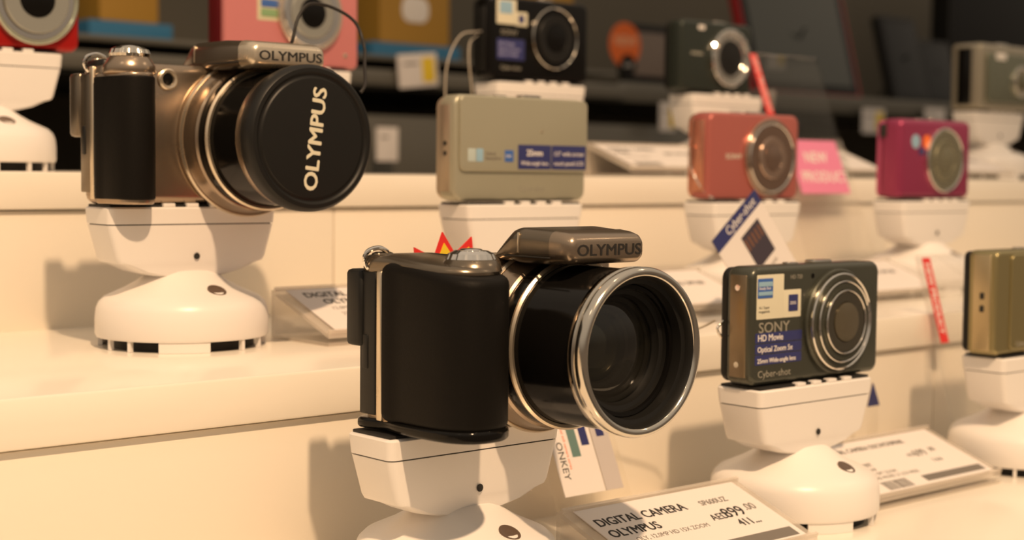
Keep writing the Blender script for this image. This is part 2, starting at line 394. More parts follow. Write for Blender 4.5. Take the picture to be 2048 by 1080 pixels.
    MB().lathe([(30.0, -29.0), (30.8, -29.2), (31.0, -30.2), (30.2, -31.0), (29.0, -30.6)], 'Y', (LX, 0, LZ), 96, ring=True).build('barrel_ring', CHAMPL, b)
    if capped:
        MB().lathe([(24, yf + 8), (28.6, yf + 8), (29.2, yf + 7), (29.4, yf + 1.4), (28.8, yf), (24, yf)], 'Y', (LX, 0, LZ), 96, ring=True).build('front_ring', CHAMP, b)
        cp = thing_part('lens_cap', MB().lathe([(0.5, yf + 2), (29.6, yf + 2), (30.5, yf + 1), (30.8, yf - 0.5), (30.8, yf - 4.6), (30.2, yf - 6.2), (29.2, yf - 7.0), (27.6, yf - 7.1), (26.9, yf - 6.3), (26.2, yf - 6.1), (25.4, yf - 6.3), (24.8, yf - 6.9), (24.0, yf - 7.0), (0.5, yf - 7.0)], 'Y', (LX, 0, LZ), 96), BLKM, t, 'black lens cap with cream lettering')
        a = math.radians(83)
        M = T(LX + 0.6, yf - 7.02, LZ - 0.3) @ FRONT @ Matrix.Rotation(a, 4, 'Z') @ T(0, -3.4, 0)
        writing('OLYMPUS', 6.7, CREAM, cp, M, bold=0.26, wide=1.06, align='CENTER')
        # cord of the cap
        cord = [(LX + 26, yf - 4, LZ + 20), (LX + 30, yf - 2, LZ + 24), (LX + 37, yf + 8, LZ + 33), (LX + 41, yf + 14, LZ + 42), (LX + 40, yf + 20, LZ + 53), (LX + 31, yf + 25, LZ + 59), (LX + 20, yf + 26, LZ + 59.5), (LX + 13, yf + 24, LZ + 53), (LX + 9, yf + 22, LZ + 44), (LX + 8, yf + 24, LZ + 37)]
        MB().tube(cord, 0.75, seg=8).build('cap_cord', CORD, t)
    else:
        fr = MB().lathe([(25.6, yf + 8), (28.7, yf + 8), (29.3, yf + 7.4), (29.5, yf + 5.2), (28.7, yf + 4.7), (28.7, yf + 4.0), (29.4, yf + 3.5), (29.5, yf + 1.4), (28.9, yf + 0.2), (28.0, yf - 0.2), (26.7, yf), (26.1, yf + 0.8)], 'Y', (LX, 0, LZ), 128, ring=True)
        fr = fr.build('front_ring', SATIN, b, 50)
        MB().lathe([(26.1, yf + 0.8), (25.8, yf + 1.2), (25.2, yf + 4), (23.6, yf + 4.4), (23.2, yf + 9), (21.5, yf + 9.6), (21.2, yf + 11), (19.6, yf + 11.4), (19.4, yf + 12.5), (18.6, yf + 14), (26.2, yf + 14)], 'Y', (LX, 0, LZ), 96, ring=True).build('inner_bezel', BLKM, b, 50)
        MB().lathe([(21.6, yf + 8.2), (22.9, yf + 8.0), (22.9, yf + 9.2), (21.4, yf + 9.4)], 'Y', (LX, 0, LZ), 96, ring=True).build('bezel_rim', BLK, b)
        # glass group seen through the front element
        MB().lathe([(0.2, yf + 9.2), (5, yf + 9.5), (10, yf + 10.4), (14, yf + 11.6), (17, yf + 12.9), (19.0, yf + 14.0), (19.0, yf + 15), (0.2, yf + 16)], 'Y', (LX, 0, LZ), 72).build('front_element', GLASSF, b, 60)
        MB().lathe([(18.9, yf + 15.2), (17.0, yf + 15.6), (16.4, yf + 18), (14.8, yf + 18.3), (14.0, yf + 21), (12.6, yf + 21.3), (12.0, yf + 24), (10.5, yf + 24.3), (19.4, yf + 25)], 'Y', (LX, 0, LZ), 72, ring=True).build('lens_baffles', BAFF, b, 40)
        MB().lathe([(0.2, yf + 19.2), (4, yf + 19.6), (8, yf + 20.8), (11, yf + 22.4), (12.8, yf + 24.0), (12.8, yf + 25), (0.2, yf + 25)], 'Y', (LX, 0, LZ), 60).build('rear_element', COAT, b, 60)
    # flash housing over the lens
    secs = []
    yb = 12 if capped else -7
    for yy, hw, zb, zt, r in ((yb + 1, 17.5, 60.5, 62.2, 0.8), (yb - 3, 19.2, 60.5, 65.0, 1.8), (yb - 8, 20.2, 60.5, 69.2, 3), (yb - 12, 20.8, 60.5, 72.2, 3.6), (yb - 14.5, 21, 60.0, 73.0, 4), (-24, 20.4, 59.8, 73.0, 4), (-34, 19.4, 60.0, 72.4, 4), (-42, 18.7, 60.4, 71.6, 3.8), (-45.2, 18.2, 60.8, 70.8, 3.4), (-46.6, 17.2, 61.8, 69.6, 2.6), (-47, 16.0, 62.8, 68.6, 2)):
        zt -= 2.6; zb -= 2.2; o = rr(hw, (zt - zb) / 2, min(r, (zt - zb) / 2 - 0.05), 5)
        secs.append([(LX + px * (1.0 if pz > 0 else 1.0), yy, (zt + zb) / 2 + pz) for px, pz in o])
    h = MB().loft(secs).build('flash_housing', DCHAMP if not capped else DCHAMP, t, 40)  # champagne housing; shade on its side is put into this darker metal
    secs = []
    for yy, hw, zb, zt, r in ((-37.5, 19.45, 60.0, 72.4, 4), (-42, 19.0, 60.2, 71.9, 3.8), (-45.4, 18.4, 60.6, 71.0, 3.4), (-46.9, 17.4, 61.6, 69.8, 2.6), (-47.3, 16.0, 62.6, 68.8, 2)):
        zt -= 2.6; zb -= 2.2; secs.append([(LX + px, yy, (zt + zb) / 2 + pz) for px, pz in rr(hw, (zt - zb) / 2, r, 5)])
    fp = MB().loft(secs).build('flash_nameplate', CHAMPL if capped else CHAMP, t, 40)
    writing('OLYMPUS', 4.0, INK, fp, T(LX + 0.5, -47.3, 61.3) @ FRONT, bold=0.13, wide=1.3, align='CENTER')
    MB().box(LX - 20.5, -27, 60.4, 1.0, 24, 0.5, 0.1).build('housing_seam', DARKGAP, h)
    MB().box(LX - 20.7, yb - 16, 65.2, 0.9, 0.6, 7.2, 0.1).build('housing_hinge_line', CHAMPL, h)
    # printed speed markings on the upper edge of the body
    return t
def smooth2(pts, sub=4):
    out = []; n = len(pts)
    for i in range(n):
        p0, p1, p2, p3 = [Vector((*pts[(i + k) % n], 0)) for k in (-1, 0, 1, 2)]
        for k in range(sub):
            u = k / sub
            v = 0.5 * ((2 * p1) + (p2 - p0) * u + (2 * p0 - 5 * p1 + 4 * p2 - p3) * u * u + (3 * p1 - p0 - 3 * p2 + p3) * u ** 3)
            out.append((v.x, v.y))
    return out
def thing_part(name, mb, m, parent, label=None):
    o = mb.build(name, m, parent)
    if label: o['label'] = label
    return o
bridge_camera('champagne and black bridge camera with uncapped silver-ringed lens, nearest of all', -8, 0, Z0 + STAND_TOP + 0.7, 0, False)
bridge_camera('champagne bridge camera with black lens cap and looped cap cord', -21, R1, Z1 + STAND_TOP + 0.05, 0, True)

# ------------------------------------------------------------------ compact cameras
def compact(label, x, y, z, W, H, D, col, corner=6, edge=2.5, rear=None, rim=None, name='compact_camera', side=None, rz=0):
    t = thing(name, label, 'camera', x, y, z, rz)
    MB().slab(W / 2, H / 2, corner, -D / 2, D / 2 - 3.5, edge, 0, H / 2).build('body', col, t, 50)
    MB().slab(W / 2 - 0.8, H / 2 - 0.8, corner, D / 2 - 4.2, D / 2, 1.2, 0, H / 2).build('back_shell', rear or BLKM, t, 50)
    MB().box(W * 0.12, 0, H + 0.5, 13, 6, 1.8, 0.7).build('shutter_button', SATIN, t)
    MB().box(-W * 0.1, 0, H + 0.2, 7, 4, 1.2, 0.5).build('power_button', SATIN, t)
    return t
def sticker(t, x0, z0, w_, h_, m, yy, name='sticker', th=0.12, r=0.5, label=None):
    o = MB().slab(w_ / 2, h_ / 2, r, yy - th, yy + 0.25, 0.04, x0 + w_ / 2, z0 + h_ / 2, 3).build(name, m, t)
    if label: o['label'] = label
    return o
SIDE = Matrix.Rotation(-PI / 2, 4, 'Z') @ FRONT

# dark grey compact, front tier
GREYC = mat('dark_olive_grey_metal', (0.085, 0.088, 0.070), 0.28, metal=0.55)
t = compact('dark grey compact with blue feature bands and telescoped silver lens ring, front tier', 191, 0, Z0 + STAND_TOP + 0.6, 91, 51, 18, GREYC, 5, 2.5, rear=BLKM)
yy = -9
MB().box(-45.1, -1.5, 25.5, 1.4, 9, 44, 0.5).build('side_panel', mat('brown_side_metal', (0.26, 0.20, 0.13), 0.3, metal=0.8), t)
for z_ in (9, 42): MB().lathe([(0.1, -0.5), (1.3, -0.5), (1.3, 0.3), (0.1, 0.3)], 'X', (-45.8, -1.5, z_), 16).build('screw', CHROME, t)
MB().tube([(-45, 7, 27), (-49, 7, 24), (-46, 7, 20)], 0.6).build('strap_eyelet', CHROME, t)
a_ = sticker(t, -42.5, 28.6, 18, 19, CREAM, yy); MB().slab(5, 4.2, 0.3, yy - .3, yy + .1, .03, -37.0, 41.0 + 0.8, 2).build('blue_square', BLUE, a_)
MB().slab(4.6, 1.0, 0.2, yy - .45, yy + .1, .03, -37.0, 43.6, 2).build('pale_strip', LBLUE, a_)
MB().slab(4.6, 0.8, 0.2, yy - .45, yy + .1, .03, -37.0, 39.6, 2).build('pale_strip', LBLUE, a_)
b_ = sticker(t, -24.6, 28.6, 12, 12, CREAM, yy); MB().slab(3.2, 3.6, 0.2, yy - .3, yy + .1, .03, -18.0, 34.8, 2).build('blue_square', NAVY, b_)
writing('ZEISS', 1.3, WPR, b_, T(-20.4, yy - .34, 34.2) @ FRONT, ext=.03)
writing('Steady Shot', 1.2, WPR, a_, T(-41.4, yy - .34, 41.3) @ FRONT, ext=.03)
writing('16.1 Super\nmegapixels', 1.2, INK, a_, T(-41.2, yy - .14, 33) @ FRONT, ext=.03)
writing('SONY', 4.5, DIMP, t, T(-41.0, yy - .02, 22.8) @ FRONT, bold=.05, wide=1.25)
for zz, tx, sz in ((19.0, 'HD Movie', 2.9), (14.3, 'Optical Zoom 5x', 2.4), (9.6, '25mm Wide-angle lens', 2.0)):
    bb = sticker(t, -43.0, zz - 1.2 + 0.6, 31.5, 4.3, NAVY, yy, 'feature_band')
    writing(tx, sz, WPR, bb, T(-41.5, yy - .15, zz + 0.2) @ FRONT, ext=.03, bold=.03)
writing('Cyber-shot', 3.0, DIMP, t, T(-41.0, yy - .02, 3.6) @ FRONT, wide=1.15)
writing('HD 720', 1.8, DIMP, t, T(-20, yy - .02, 45.2) @ FRONT)
MB().lathe([(.1, -.2), (1.1, -.2), (1.2, .2), (.1, .2)], 'Y', (-4.5, yy, 46), 14).build('flash_sensor', BLK, t)
def lens_rings(t, lx, lz, yy, R, rings, centre, cm, seg=72, base_h=2.5):
    """rings: list of (outer r, inner r, forward y, material, name)"""
    first = None
    for ro, ri, h, m, nm in rings:
        o = MB().lathe([(ri, 0.5), (ro, 0.5), (ro, -h + 0.5), (ro - 0.5, -h), (ri + 0.5, -h), (ri, -h + 0.5)], 'Y', (lx, yy, lz), seg, ring=True).build(nm, m, first or t, 30)
        if first is None: first = o
    r, h = centre
    MB().lathe([(0.2, -h - r * 0.08), (r * 0.5, -h - r * 0.06), (r, -h), (r, 0.5), (0.2, 0.5)], 'Y', (lx, yy, lz), seg).build('lens_glass', cm, first or t, 50)
    return first
GLAS2 = mat('amber_lens_glass', (0.20, 0.17, 0.11), 0.12, metal=0.7, coat=1.0)
lens_rings(t, 12.5, 25.2, yy, 23.4, [(23.4, 21.6, 2.2, GREYC, 'lens_surround'), (21.7, 20.6, 4.2, CHROME, 'chrome_ring'), (20.7, 18.2, 4.0, GREYC, 'lens_ring'), (18.3, 17.6, 5.6, CHROME, 'chrome_ring'), (17.6, 14.2, 5.2, GREYC, 'lens_ring'), (14.3, 13.7, 6.6, CHROME, 'chrome_ring'), (13.7, 8.6, 6.0, mat('grey_lens_face', (0.16, 0.15, 0.12), 0.2, metal=0.85), 'lens_ring')], (8.7, 6.4), GLAS2)

# gold compact at the right edge
GOLD = mat('olive_gold_metal', (0.33, 0.28, 0.14), 0.33, metal=0.75)
GOLDL = mat('pale_gold_metal', (0.55, 0.44, 0.26), 0.3, metal=0.8)
t = compact('olive gold compact, cut by the right edge of the frame', 380, 0, Z0 + STAND_TOP + 0.6, 91, 53, 20, GOLD, 3.5, 2.0, rear=BLKM)
MB().box(-45.2, -1.5, 26.5, 1.2, 10, 49, 0.5).build('side_panel', GOLDL, t)
for z_ in (23.5, 30): MB().box(-46, -2, z_, 0.8, 2.4, 3.4, 0.5).build('socket', DARKGAP, t)
MB().slab(38, 24.5, 3, -11.2, -9, 0.8, 5, 26.5).build('sliding_cover', GOLD, t)
writing('Cyber-shot', 2.6, DIMP, t, T(-28, -11.25, 4) @ FRONT)

# silver touch panel compact
SILV = mat('warm_silver_metal', (0.43, 0.41, 0.31), 0.36, metal=0.45)
SILVB = mat('brownish_silver_side', (0.42, 0.34, 0.25), 0.3, metal=0.6)
t = compact('flat silver compact with sliding cover and navy feature sticker, behind the near bridge camera', 172, R1, Z1 + STAND_TOP + 0.6, 91, 53.5, 16, SILV, 5.5, 2.0, rear=SILVB)
MB().box(-45.1, -0.5, 26.5, 1.2, 8, 44, 0.5).build('side_panel', SILVB, t)
MB().slab(44, 19, 3.5, -9.6, -7.6, 0.8, 1.2, 34).build('sliding_cover', SILV, t, 40)
yy = -9.6
for z_ in (24, 29): MB().lathe([(.1, -.4), (1.2, -.4), (1.2, .4), (.1, .4)], 'X', (-45.7, -1, z_), 12).build('socket', DARKGAP, t)
s1 = sticker(t, -4.5, 16.4, 23, 12.6, NAVY, yy, label='navy sticker with white lettering'); s2 = sticker(t, 19.0, 16.4, 25, 12.6, NAVY, yy)
writing('25mm', 3.2, WPR, s1, T(7, yy - .16, 23.4) @ FRONT, bold=.08, ext=.03, align='CENTER')
writing('Wide-angle lens', 2.1, WPR, s1, T(7, yy - .16, 18.6) @ FRONT, ext=.03, align='CENTER')
writing('3.5" wide screen', 2.3, WPR, s2, T(31.5, yy - .16, 23.6) @ FRONT, ext=.03, align='CENTER')
writing('touch panel LCD', 2.2, WPR, s2, T(31.5, yy - .16, 18.6) @ FRONT, ext=.03, align='CENTER')
s3 = sticker(t, -13.6, 20, 6, 6, BLUE, yy)
writing('ZEISS', 1.2, WPR, s3, T(-13.2, yy - .16, 22.4) @ FRONT, ext=.03)
s4 = sticker(t, -32.5, 20, 4.5, 6.5, LBLUE, yy); sticker(t, -38, 20, 5, 6.5, mat('pale_blue', (0.45, 0.52, 0.50), 0.5), yy)
writing('Optical\nSteadyShot', 1.7, INKG, t, T(-26.6, yy - .05, 23.4) @ FRONT)
writing('Cyber-shot', 2.8, DIMP, t, T(-2.5, -8.05, 5.2) @ FRONT)
MB().lathe([(.1, -.3), (.8, -.3), (.8, .3), (.1, .3)], 'Y', (12, yy, 36), 10).build('sensor_dot', CHAMPL, t)

# salmon pink compact
PNK = mat('salmon_pink_metal', (0.46, 0.135, 0.115), 0.34, metal=0.35)
PNKS = mat('copper_pink_side', (0.55, 0.24, 0.16), 0.25, metal=0.75)
t = compact('salmon pink compact with a big glassy lens ring, middle tier', 357, R1, Z1 + STAND_TOP + 0.6, 82, 51, 18, PNK, 5.5, 2.2, rear=PNKS)
MB().box(-41, -0.5, 25.5, 1.2, 9, 42, 0.5).build('side_panel', PNKS, t)
MB().tube([(-41, 6, 36), (-44, 5, 33), (-43.5, 4, 28), (-42, 4, 18), (-41, -4, 6), (-38, -9.8, 0.8)], 0.5).build('strap_eyelet', CHROME, t)
LG = mat('pinkish_glass_ring', (0.50, 0.36, 0.28), 0.14, metal=0.85, coat=0.6)
LGD = mat('brown_lens_face', (0.30, 0.20, 0.15), 0.16, metal=0.8, coat=0.6)
lens_rings(t, 12, 25.0, -9, 23.3, [(23.3, 20.5, 2.6, LG, 'lens_surround'), (20.6, 19.8, 3.6, CHROME, 'chrome_ring'), (19.9, 12.5, 3.0, LGD, 'lens_ring'), (12.6, 7.6, 4.0, LG, 'lens_ring')], (7.7, 4.2), LGD)
writing('SONY', 3.0, SILK, t, T(-27, -9.05, 24) @ FRONT, wide=1.3, bold=.05)
MB().box(-3, -6, 50.4, 8, 3, 1.6, 0.4).build('flash_window', BLK, t)

# magenta compact
MAG = mat('magenta_metal', (0.33, 0.045, 0.11), 0.3, metal=0.45)
MAGL = mat('light_magenta_side', (0.52, 0.10, 0.20), 0.25, metal=0.6)
t = compact('magenta compact with silver lens cover ring and small round stickers', 545, R1, Z1 + STAND_TOP + 0.6, 83, 53, 20, MAG, 5, 4, rear=MAGL)
MB().box(-41.5, 4, 45, 1.6, 5, 9, 0.6).build('strap_slot', DARKGAP, t)
lens_rings(t, 7.5, 26, -10, 21.8, [(21.8, 20, 2.8, CHROME, 'chrome_ring'), (20.1, 14, 2.4, mat('greenish_silver', (0.36, 0.34, 0.24), 0.25, metal=0.8), 'lens_ring'), (14.1, 9, 3.2, mat('olive_lens_face', (0.30, 0.28, 0.19), 0.28, metal=0.7), 'lens_ring')], (9.1, 3.2), bpy.data.materials['olive_lens_face'])
for x_, m in ((-25, LBLUE), (-12, ORAP)):
    MB().lathe([(.1, -.3), (4.6, -.3), (4.8, .2), (.1, .2)], 'Y', (x_, -10, 38), 24).build('round_sticker', m, t)
MB().box(-18, -10.1, 31.5, 6, .4, 4.4, .1).build('feature_sticker', NAVY, t)

# black compact, top tier
t = compact('black compact with cream and navy stickers, above and behind the silver compact', 338, R2, Z2 + STAND_TOP + 0.6, 89, 54, 18, BLK, 5, 2.5)
yy = -9
MB().box(-44.6, -1, 26, 1.2, 8, 42, .5).build('side_panel', BLKM, t)
a_ = sticker(t, -38.5, 36, 17, 16, CREAM, yy); MB().slab(5.5, 4, .3, yy - .3, yy + .1, .03, -30.5, 46.8, 2).build('pale_blue_square', LBLUE, a_)
b_ = sticker(t, -21.8, 35.5, 10, 9, CREAM, yy); MB().slab(2.4, 2.6, .3, yy - .3, yy + .1, .03, -17, 40, 2).build('blue_square', NAVY, b_)
writing('SONY', 3.2, DIMP, t, T(-35, yy - .05, 29.3) @ FRONT, wide=1.25)
bb = sticker(t, -38, 13, 24, 13.5, NAVY, yy, 'feature_band')
writing('HD Movie\nOptical Zoom\n25mm Wide', 2.4, mat('lilac_print', (0.40, 0.40, 0.62), 0.5), bb, T(-37, yy - .16, 22.1) @ FRONT, ext=.03)
writing('Cyber-shot', 2.8, DIMP, t, T(-35, yy - .05, 6.6) @ FRONT)
lens_rings(t, 11, 29, yy, 21, [(20.6, 19.4, 3.6, SATIN, 'chrome_ring'), (19.5, 15.5, 3.0, BLK, 'lens_ring'), (15.6, 9, 4.2, BLKM, 'lens_ring')], (9.1, 4.4), BLK)

# blackish green compact, top tier
DGR = mat('blackish_green_metal', (0.035, 0.042, 0.034), 0.3, metal=0.4)
t = compact('blackish green compact with a beaded chrome lens ring, top tier', 516, R2, Z2 + STAND_TOP + 0.6, 79, 52, 18, DGR, 5, 3)
lens_rings(t, 12, 26, -9, 22, [(21.5, 17.5, 3.8, CHROME, 'chrome_ring'), (17.6, 13.0, 3.2, SATIN, 'lens_ring')], (13.1, 3.0), BLKM)
for k in range(18):
    a = 2 * PI * k / 18; MB().lathe([(.1, -1.2), (1.2, -1), (1.5, 0), (.1, 0)], 'Y', (12 + 19.5 * math.cos(a), -12.8, 26 + 19.5 * math.sin(a)), 10).build('ring_bead', CHROME, t)
MB().slab(3.5, 1.6, .8, -9.5, -8.9, .2, -18, 47, 3).build('flash_window', WPR, t)
writing('SAMSUNG', 2.0, SILK, t, T(-29, -9.05, 27) @ FRONT)

# red compact, top left
RED = mat('red_metal', (0.42, 0.012, 0.01), 0.3, metal=0.35)
t = compact('red compact with a big pale lens ring, cut by the top left corner', -38, R2, Z2 + STAND_TOP + 0.6, 95, 56, 20, RED, 5, 3, rear=RED)
PALE = mat('pale_green_silver', (0.60, 0.62, 0.48), 0.22, metal=0.8)
lens_rings(t, 22, 25.5, -10, 23, [(23.2, 21.2, 3.8, PALE, 'chrome_ring'), (21.3, 17.4, 3.0, CHROME, 'lens_ring'), (17.5, 9.2, 5.0, mat('grey_lens_face2', (0.40, 0.40, 0.36), 0.3, metal=0.6), 'lens_ring')], (9.3, 5.4), BLK)

# light pink compact, top tier
LP = mat('light_pink_metal', (0.62, 0.22, 0.22), 0.35, metal=0.25)
DRD = mat('dark_red_side', (0.16, 0.010, 0.014), 0.3, metal=0.4)
t = compact('light pink compact with a coloured feature sticker, behind the capped bridge camera', 143, R2, Z2 + STAND_TOP + 0.6, 92, 58, 20, LP, 4, 2.2, rear=DRD)
MB().box(-45.6, 1, 29, 1.6, 14, 50, .6).build('side_panel', DRD, t)
MB().lathe([(.1, -.6), (1.5, -.6), (1.5, .4), (.1, .4)], 'X', (-46.4, 1, 42), 14).build('side_screw', CHROME, t)
s1 = sticker(t, -25, 25, 22, 31, mat('beige_print', (0.60, 0.55, 0.38), 0.5), -10)
for k, m in enumerate((GREENP, BLUE, GREENP, LBLUE, GREENP)): MB().slab(8.5, 2.2, .4, -10.35, -9.9, .04, -14, 29.5 + k * 5.4, 3).build('colour_patch', m, s1)
lens_rings(t, 10, 31, -10, 22, [(22.2, 19.5, 3.6, mat('pale_pink_silver', (0.66, 0.56, 0.46), 0.25, metal=0.75), 'lens_surround'), (19.6, 14.5, 4.4, CHROME, 'chrome_ring'), (14.6, 8.6, 5.2, bpy.data.materials['grey_lens_face2'], 'lens_ring')], (8.7, 5.4), BLK)
MB().lathe([(.1, -.8), (1.2, -.6), (1.4, .2), (.1, .2)], 'Y', (36, -10, 8), 14).build('front_screw', PALE, t)

# boxy silver camera, far right
BXS = mat('dull_silver', (0.40, 0.36, 0.28), 0.32, metal=0.6)
t = thing('compact_camera', 'boxy silver camera with black side strap panel, far right of the top tier', 'camera', 900, R2, Z2 + STAND_TOP + 0.6)
MB().slab(44, 29, 4, -18, 12, 3, 0, 29).build('body', BXS, t, 50)
MB().box(-44.2, -2, 29, 1.5, 14, 50, .6).build('side_panel', BLK, t)
MB().slab(38, 22, 4, -21, -17, 1.2, 2, 28).build('front_plate', mat('greenish_silver_plate', (0.22, 0.23, 0.17), 0.25, metal=0.7), t)
lens_rings(t, 18, 26, -20.5, 14, [(14, 12, 3.0, CHROME, 'chrome_ring'), (12.1, 8, 2.4, BXS, 'lens_ring')], (8.1, 2.6), COAT)
MB().slab(8, 3, 1, -21.6, -20.5, .3, -16, 47, 3).build('flash_window', WPR, t)
MB().box(10, -3, 59, 16, 9, 3, 1).build('mode_dial', SATIN, t)

# ------------------------------------------------------------------ price labels in clear acrylic holders
SL = math.atan2(17.5, 45)
def price_tag(label, x0, x1, yfront, z, rows, rz=0, full=True):
    W = x1 - x0; D = 46
    t = thing('price_label_holder', label, 'price label', (x0 + x1) / 2, yfront + D / 2, z, rz, 'price labels in clear acrylic holders')
    h = D / 2
    def prof(pts, m, nm, inset=0):
        return MB().loft([[(-W / 2 + inset, a, b) for a, b in pts], [(W / 2 - inset, a, b) for a, b in pts]]).build(nm, m, t)
    prof([(-h, 0.1), (h, 0.1), (h, 22.0), (h - 1.8, 22.4), (-h, 5.4), (-h, 3.6), (h - 2.2, 20.2), (h - 2.2, 1.7), (-h, 1.7)], ACRP, 'acrylic_sheet')
    M = T(0, -h, 5.65) @ Matrix.Rotation(SL * 0.97, 4, 'X')
    L = 46.5
    MB().poly([(-W / 2 + 5, 1.8), (W / 2 - 5, 1.8), (W / 2 - 5, L - 1.5), (-W / 2 + 5, L - 1.5)], M @ T(0, 0, 0.35), 0.35).build('paper_label', PAPER, t)
    pl = t.children[-1]
    MB().poly([(-W / 2, 0), (W / 2, 0), (W / 2, L + 0.5), (-W / 2, L + 0.5)], M @ T(0, 0, 1.0), 0.0).bm.free()
    MB().poly([(-W / 2, L - 1.0), (W / 2, L - 1.0), (W / 2, L + 0.6), (-W / 2, L + 0.6)], M, 1.6).build('back_lip', ACRP, t)
    MB().poly([(-W / 2, -0.2), (W / 2, -0.2), (W / 2, 1.2), (-W / 2, 1.2)], M, 1.6).build('front_lip', ACRP, t)
    for (tx, u, v, sz, m, bold) in rows:
        if tx.startswith('|'):
            wv = float(tx[1:]); mb = MB()
            k = u
            while k < u + wv:
                ww = random.choice((0.35, 0.6, 0.9)); mb.poly([(-W / 2 + 5 + k, v), (-W / 2 + 5 + k + ww, v), (-W / 2 + 5 + k + ww, v + sz), (-W / 2 + 5 + k, v + sz)], M @ T(0, 0, 0.7), 0.05); k += ww + random.choice((0.3, 0.5))
            mb.build('barcode', m, pl)
        elif tx.startswith('#'):
            wv = float(tx[1:]); MB().poly([(-W / 2 + 5 + u, v), (-W / 2 + 5 + u + wv, v), (-W / 2 + 5 + u + wv, v + sz), (-W / 2 + 5 + u, v + sz)], M @ T(0, 0, 0.7), 0.05).build('printed_bar', m, pl)
        else:
            writing(tx, sz, m, pl, M @ T(-W / 2 + 5 + u, v, 0.74), bold=bold, wide=0.9, ext=.04)
    return t
price_tag('acrylic price label reading 899.00 at the bottom edge of the frame', 42, 145, -46, Z0,
    [('DIGITAL CAMERA', 3, 32.5, 5.0, INK, .12), ('OLYMPUS', 3, 24.5, 5.0, INK, .12), ('OLY, 12.0MP HD 15X ZOOM', 12, 19.5, 2.6, INKG, 0), ('SP600UZ', 62, 33, 3.4, INKG, .04),
     ('AED', 58, 22.2, 4.2, INK, .04), ('899', 66.5, 22.2, 6.6, INK, .08), ('.00', 80.5, 24.5, 4.6, INKG, .04), ('411...', 68, 15.5, 4.6, INK, .1), ('|24', 8, 3, 7, INKG, 0), ('#40', 50, 3, 6, INKG, 0)])
price_tag('acrylic price label reading 699.00, between the dark grey and the gold compact', 225, 330, -18, Z0,
    [('DIGITAL CAMERA DSCW570PINK', 3, 36.5, 3.4, INKG, .08), ('SONY', 12, 23, 3.2, INKG, .04), ('16.1MP', 12, 19, 2.4, INKG, 0), ('5X OPT ZOOM', 12, 15.5, 2.4, INKG, 0), ('HD MOVIE 2.7 LCD WIDE', 12, 12, 2.4, INKG, 0),
     ('AED', 54, 25, 2.6, INKG, 0), ('699', 60, 24, 5.6, INKG, .08), ('.00', 74, 26, 3.6, INKG, .04), ('1 6 6', 66, 17.5, 3.0, INK, .04), ('|20', 10, 3, 7, INKG, 0), ('#50', 42, 4, 5, INKG, 0)])
price_tag('acrylic price label partly hidden behind the near bridge camera, beside the capped one', 25, 126, 129, Z1,
    [('DIGITAL CAMERA', 6, 36, 5.0, INK, .10), ('OLYMPUS', 12, 28.5, 5.0, INK, .10), ('12.0MP HD 15X ZOOM', 12, 22.5, 2.8, INKG, 0), ('27 INCH LCD 5.0', 14, 16.5, 2.8, INKG, 0), ('5.0-75.0MM', 16, 10.5, 2.6, INKG, 0)])
generic = [('DIGITAL CAMERA', 6, 34, 4.6, INK, .1), ('SONY', 6, 27, 4.6, INK, .1), ('14.1MP 4X ZOOM', 6, 20, 2.8, INKG, 0), ('AED 599.00', 54, 26, 4.4, INK, .05), ('|26', 6, 4, 7, INKG, 0)]
price_tag('acrylic price label on the middle tier between the silver and the salmon pink compact', 214, 316, 129, Z1, generic)
price_tag('acrylic price label on the middle tier between the salmon pink and the magenta compact', 399, 503, 129, Z1, generic)
price_tag('acrylic price label on the top tier between the black and the blackish green compact', 381, 484, 292, Z2, generic)
price_tag('acrylic price label on the top tier right of the blackish green compact', 568, 672, 292, Z2, generic)
price_tag('acrylic price label on the top tier beside the boxy silver camera', 752, 856, 292, Z2, generic)

# ------------------------------------------------------------------ upright clear acrylic sign holders
def sign_holder(label, x, y, z, W, H, lean, parts, rz=0):
    """clear leaning pane; parts(t, M): add cards, M maps pane-local (x right, y up, z towards shopper)"""
    t = thing('acrylic_sign_holder', label, 'sign holder', x, y, z, rz)
    M = FRONT @ Matrix.Identity(4)
    M = Matrix.Rotation(-math.radians(lean), 4, 'X') @ FRONT
    o = MB(); o.poly([(-W / 2, 0.6), (W / 2, 0.6), (W / 2, H), (-W / 2, H)], M, 1.6); o.build('clear_pane', ACR, t)
    f = MB(); f.box(0, -7, 0.85, W, 16, 1.5, .3); f.build('foot_plate', ACR, t)
    parts(t, M @ T(0, 0, 1.7))
    return t
def rect(M, x0, y0, w_, h_, m, t, name, th=.4, ang=0):
    MM_ = M @ T(x0, y0, 0) @ Matrix.Rotation(math.radians(ang), 4, 'Z')
    return MB().poly([(0, 0), (w_, 0), (w_, h_), (0, h_)], MM_, th).build(name, m, t), MM_

def p1(t, M):
    o, K = rect(M, -38.6, 108, 7.4, 68, REDP, t, 'red_strip'); writing('NEW PRODUCT', 4.2, WPR, o, K @ T(2.2, 66, .42) @ Matrix.Rotation(-PI / 2, 4, 'Z'), ext=.03)
    o, K = rect(M, -26, 69, 56, 41, PINKP, t, 'pink_card')
    writing('NEW', 8.2, WPR, o, K @ T(14, 24, .42), ext=.03, bold=.2); writing('PRODUCT', 8.2, WPR, o, K @ T(5.5, 9, .42), ext=.03, bold=.2)
sign_holder('clear acrylic sign with a red strip and pink card, leaning behind the magenta compact', 540, 229, Z1, 78, 177, 22, p1)
def p2(t, M):
    o, K = rect(M, -34, 62, 7.5, 49, REDP, t, 'red_strip'); writing('NEW PRODUCT', 4.0, WPR, o, K @ T(1.6, 46, .42) @ Matrix.Rotation(-PI / 2, 4, 'Z'), ext=.03, bold=.15)
